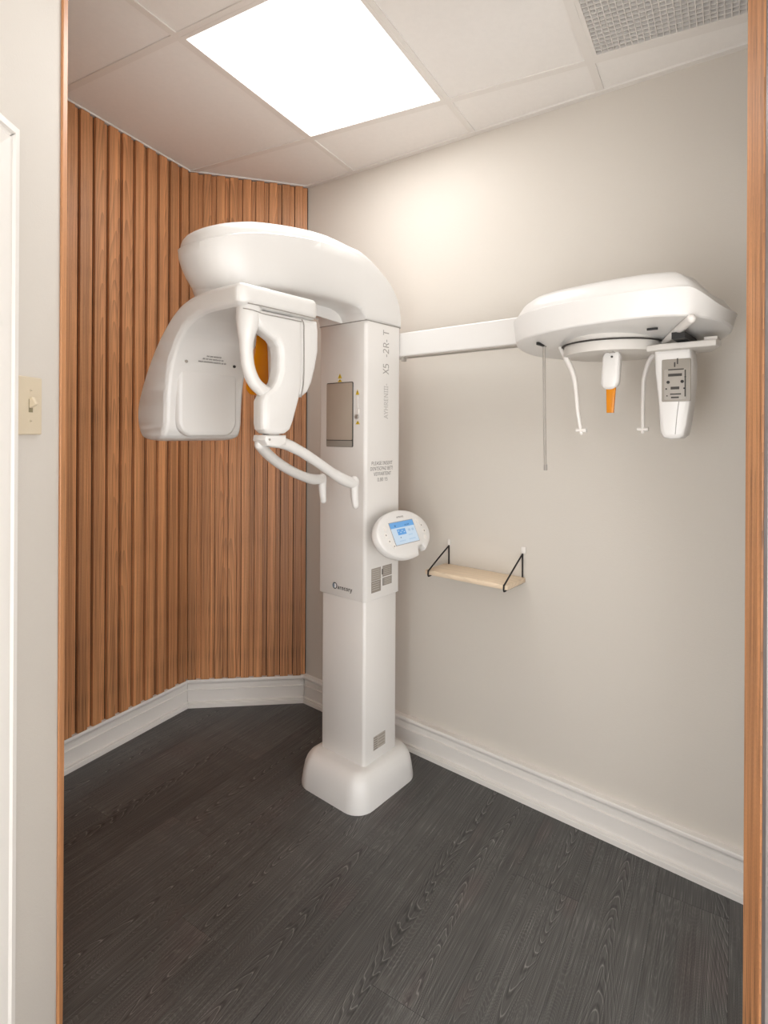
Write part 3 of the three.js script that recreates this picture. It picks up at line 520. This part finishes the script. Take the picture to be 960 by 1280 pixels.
  const holder = put('head_holder', loft([plan.map(p => shrink(p, .9, yBot(p) - .003)), plan.map(p => shrink(p, .97, yBot(p) - .0005)), plan.map(p => shrink(p, .986, yBot(p) + .003)), plan.map(p => shrink(p, .992, yBot(p) + .009)), plan.map(p => shrink(p, 1.018, yBand(p) - .0015)), plan.map(p => shrink(p, 1.014, yBand(p)))], 0.5), M.white);
  put('holder_lid', loft([plan.map(p => shrink(p, 1.0, yBand(p) - .006)), plan.map(p => shrink(p, .998, yBand(p) + .001)), plan.map(p => shrink(p, .955, yBand(p) + .02)), plan.map(p => shrink(p, .92, yBand(p) + .034)), plan.map(p => shrink(p, .86, yBand(p) + .044)), plan.map(p => shrink(p, .7, 1.716))], 0.8), M.white, holder);
  const drum = put('turning_disc', loft([[1.6, .128], [1.55, .134], [1.5435, .133], [1.542, .12]].map(([y, r]) => flat(rrect(-.512, .23, r, r, r, 14), y)), 0.6), M.under, holder);
  put('disc_gap', new THREE.TorusGeometry(.137, .0025, 8, 60).rotateX(Math.PI / 2).rotateZ(.0).translate(-.512, 1.572, .23), M.rubber, holder);
  put('vent_slot', box(-.385, -.36, 1.582, 1.5875, .365, .369), M.dark, holder);
  // ear rods, nose rest, hanging marker rod
  const rodSlot = put('rod_slot', box(-.691, -.684, 1.578, 1.586, .29, .345), M.dark, holder);
  const rod = put('marker_rod', tube([[-.687, 1.588, .3], [-.686, 1.5, .3], [-.684, 1.35, .3], [-.681, 1.222, .3]], .0042, 30, 10), M.grey, holder);
  put('rod_tip', new THREE.CylinderGeometry(.0052, .0052, .017, 12).translate(-.6805, 1.22, .3), M.seam, rod);
  for (const s of [0, 1]) {
    const pts = s ? [[-.275, 1.59, .42], [-.34, 1.572, .31], [-.395, 1.553, .215], [-.424, 1.525, .19], [-.438, 1.48, .185], [-.441, 1.42, .185], [-.441, 1.326, .185]] : [[-.645, 1.572, .28], [-.633, 1.55, .28], [-.62, 1.525, .28], [-.606, 1.49, .28], [-.598, 1.44, .28], [-.592, 1.38, .28], [-.582, 1.322, .28]];
    const e = put('ear_rod', tube(pts, s ? [.011, .0105, .009, .0068, .006, .0056, .005] : [.006, .008, .0075, .0065, .006, .0055, .005], 40, 10), M.trim, holder), q = pts[6];
    put('ear_plug', new THREE.CylinderGeometry(.0045, .006, .03, 12).rotateZ(Math.PI / 2).translate(q[0], q[1] + .008, q[2]), M.trim, e);
  }
  const nose = put('nose_rest', alongV([...rrect(-.4895, 1.496, .0235, .054, .022, 8)].map(([u, y]) => [u - (1.55 - y) * .06, y]), .286, .314, .008), M.white, holder);
  put('nose_rest_screw', new THREE.CylinderGeometry(.003, .003, .003, 12).rotateX(Math.PI / 2).translate(-.487, 1.53, .3145), M.rubber, nose);
  put('nose_rest_rail', box(-.495, -.478, 1.54, 1.585, .29, .335, .002), M.grey, nose);
  put('amber_strip', alongV([[-.505, 1.45], [-.48, 1.45], [-.4855, 1.378], [-.5035, 1.378]], .298, .306, .001), M.orange, nose);
  // sensor holder hanging at the right end
  const cas = put('sensor_holder', alongV([[-.386, 1.54], [-.3, 1.54], [-.295, 1.5], [-.2955, 1.455], [-.3, 1.4], [-.307, 1.345], [-.313, 1.318], [-.324, 1.309], [-.345, 1.307], [-.362, 1.311], [-.37, 1.325], [-.375, 1.4], [-.383, 1.48]], .225, .3, .012, 0, 6), M.white, holder);
  const plateG = put('mount_plate', alongY([[-.40, .2], [-.27, .2], [-.232, .3], [-.24, .322], [-.36, .325], [-.40, .31]], 1.536, 1.552, .003), M.under, holder);
  put('mount_slot', box(-.33, -.30, 1.556, 1.572, .2, .36), M.dark, holder);
  put('plate_latch', box(-.268, -.238, 1.551, 1.562, .28, .312, .003), M.under, plateG);
  const face = put('socket_plate', alongV(rrect(-.3315, 1.4585, .0335, .0545, .003, 3), .298, .3025, .001), M.socket, cas);
  put('socket_recess', alongV(rrect(-.3335, 1.448, .0255, .039, .003, 3), .302, .3032, .0004), M.grey, face);
  for (const [u, y, w, h] of [[-.3335, 1.472, .016, .0035], [-.3335, 1.4385, .01, .0035], [-.332, 1.423, .0125, .0016], [-.3335, 1.4145, .009, .002], [-.328, 1.507, .0012, .0075], [-.3345, 1.4985, .0014, .006], [-.31, 1.45, .0014, .034], [-.3315, 1.486, .018, .0014]]) put('socket_slot', box(u - w, u + w, y - h, y + h, .3025, .3042), M.rubber, face);
  for (const [u, y, r] of [[-.3495, 1.454, .004], [-.317, 1.4545, .004], [-.354, 1.437, .002], [-.3125, 1.437, .002], [-.31, 1.466, .002], [-.352, 1.419, .0016]]) put('pin_hole', new THREE.CylinderGeometry(r, r, .0018, 12).rotateX(Math.PI / 2).translate(u, y, .3034), M.dark, face);
  put('holder_seam', tube([[-.325, 1.404, .3005], [-.329, 1.37, .3003], [-.333, 1.32, .3]], .0009, 10, 6, false), M.seam, cas);
}

// ------------------------------------------------------------------ wall shelf
{
  const sh = wallFrame('wall_shelf', -1.04, 0, .78); tag(sh, 'small pale wooden wall shelf on black metal brackets', 'shelf');
  const put = sh.put, y0 = .7845, y1 = .8015, u0 = -1.226, u1 = -.881, v1 = .142;
  const g = alongY(rrect((u0 + u1) / 2, v1 / 2 + .001, (u1 - u0) / 2, v1 / 2, .006, 3), y0, y1, .0025, false, 2), p = g.attributes.position, uv = g.attributes.uv;
  for (let i = 0; i < p.count; i++) uv.setXY(i, (p.getX(i) + 2) / .5, (p.getZ(i) + p.getY(i)) / .25);
  put('shelf_board', g, M.pine);
  for (const u of [-1.207, -.893]) {
    const yt = u < -1 ? .874 : .885, r = .003, vf = .1465;
    const b = put('bracket', tube([[u, yt, .004], [u, yt - .04, .004], [u, y0 - .002, .004]], r, 12, 8), M.black);
    put('bracket_brace', tube([[u, yt, .004], [u, (yt + y1) / 2, .004 + (vf - .004) * .5], [u, y1 - .002, vf]], r, 16, 8), M.black, b);
    put('bracket_hook', tube([[u, y1, vf], [u, y0 - .0035, vf], [u, y0 - .0035, vf - .02], [u, y0 - .0035, .004]], r, 30, 8), M.black, b);
    put('wall_anchor', alongV(rrect(u + (u < -1 ? 0 : .004), yt + .014, u < -1 ? .0055 : .009, .012, .002, 2), .0005, .006, .001), M.trim, b);
  }
}

scene.traverse(o => { delete o.put; if (o.userData) { delete o.userData.origin; } });
renderer.render(scene, camera);
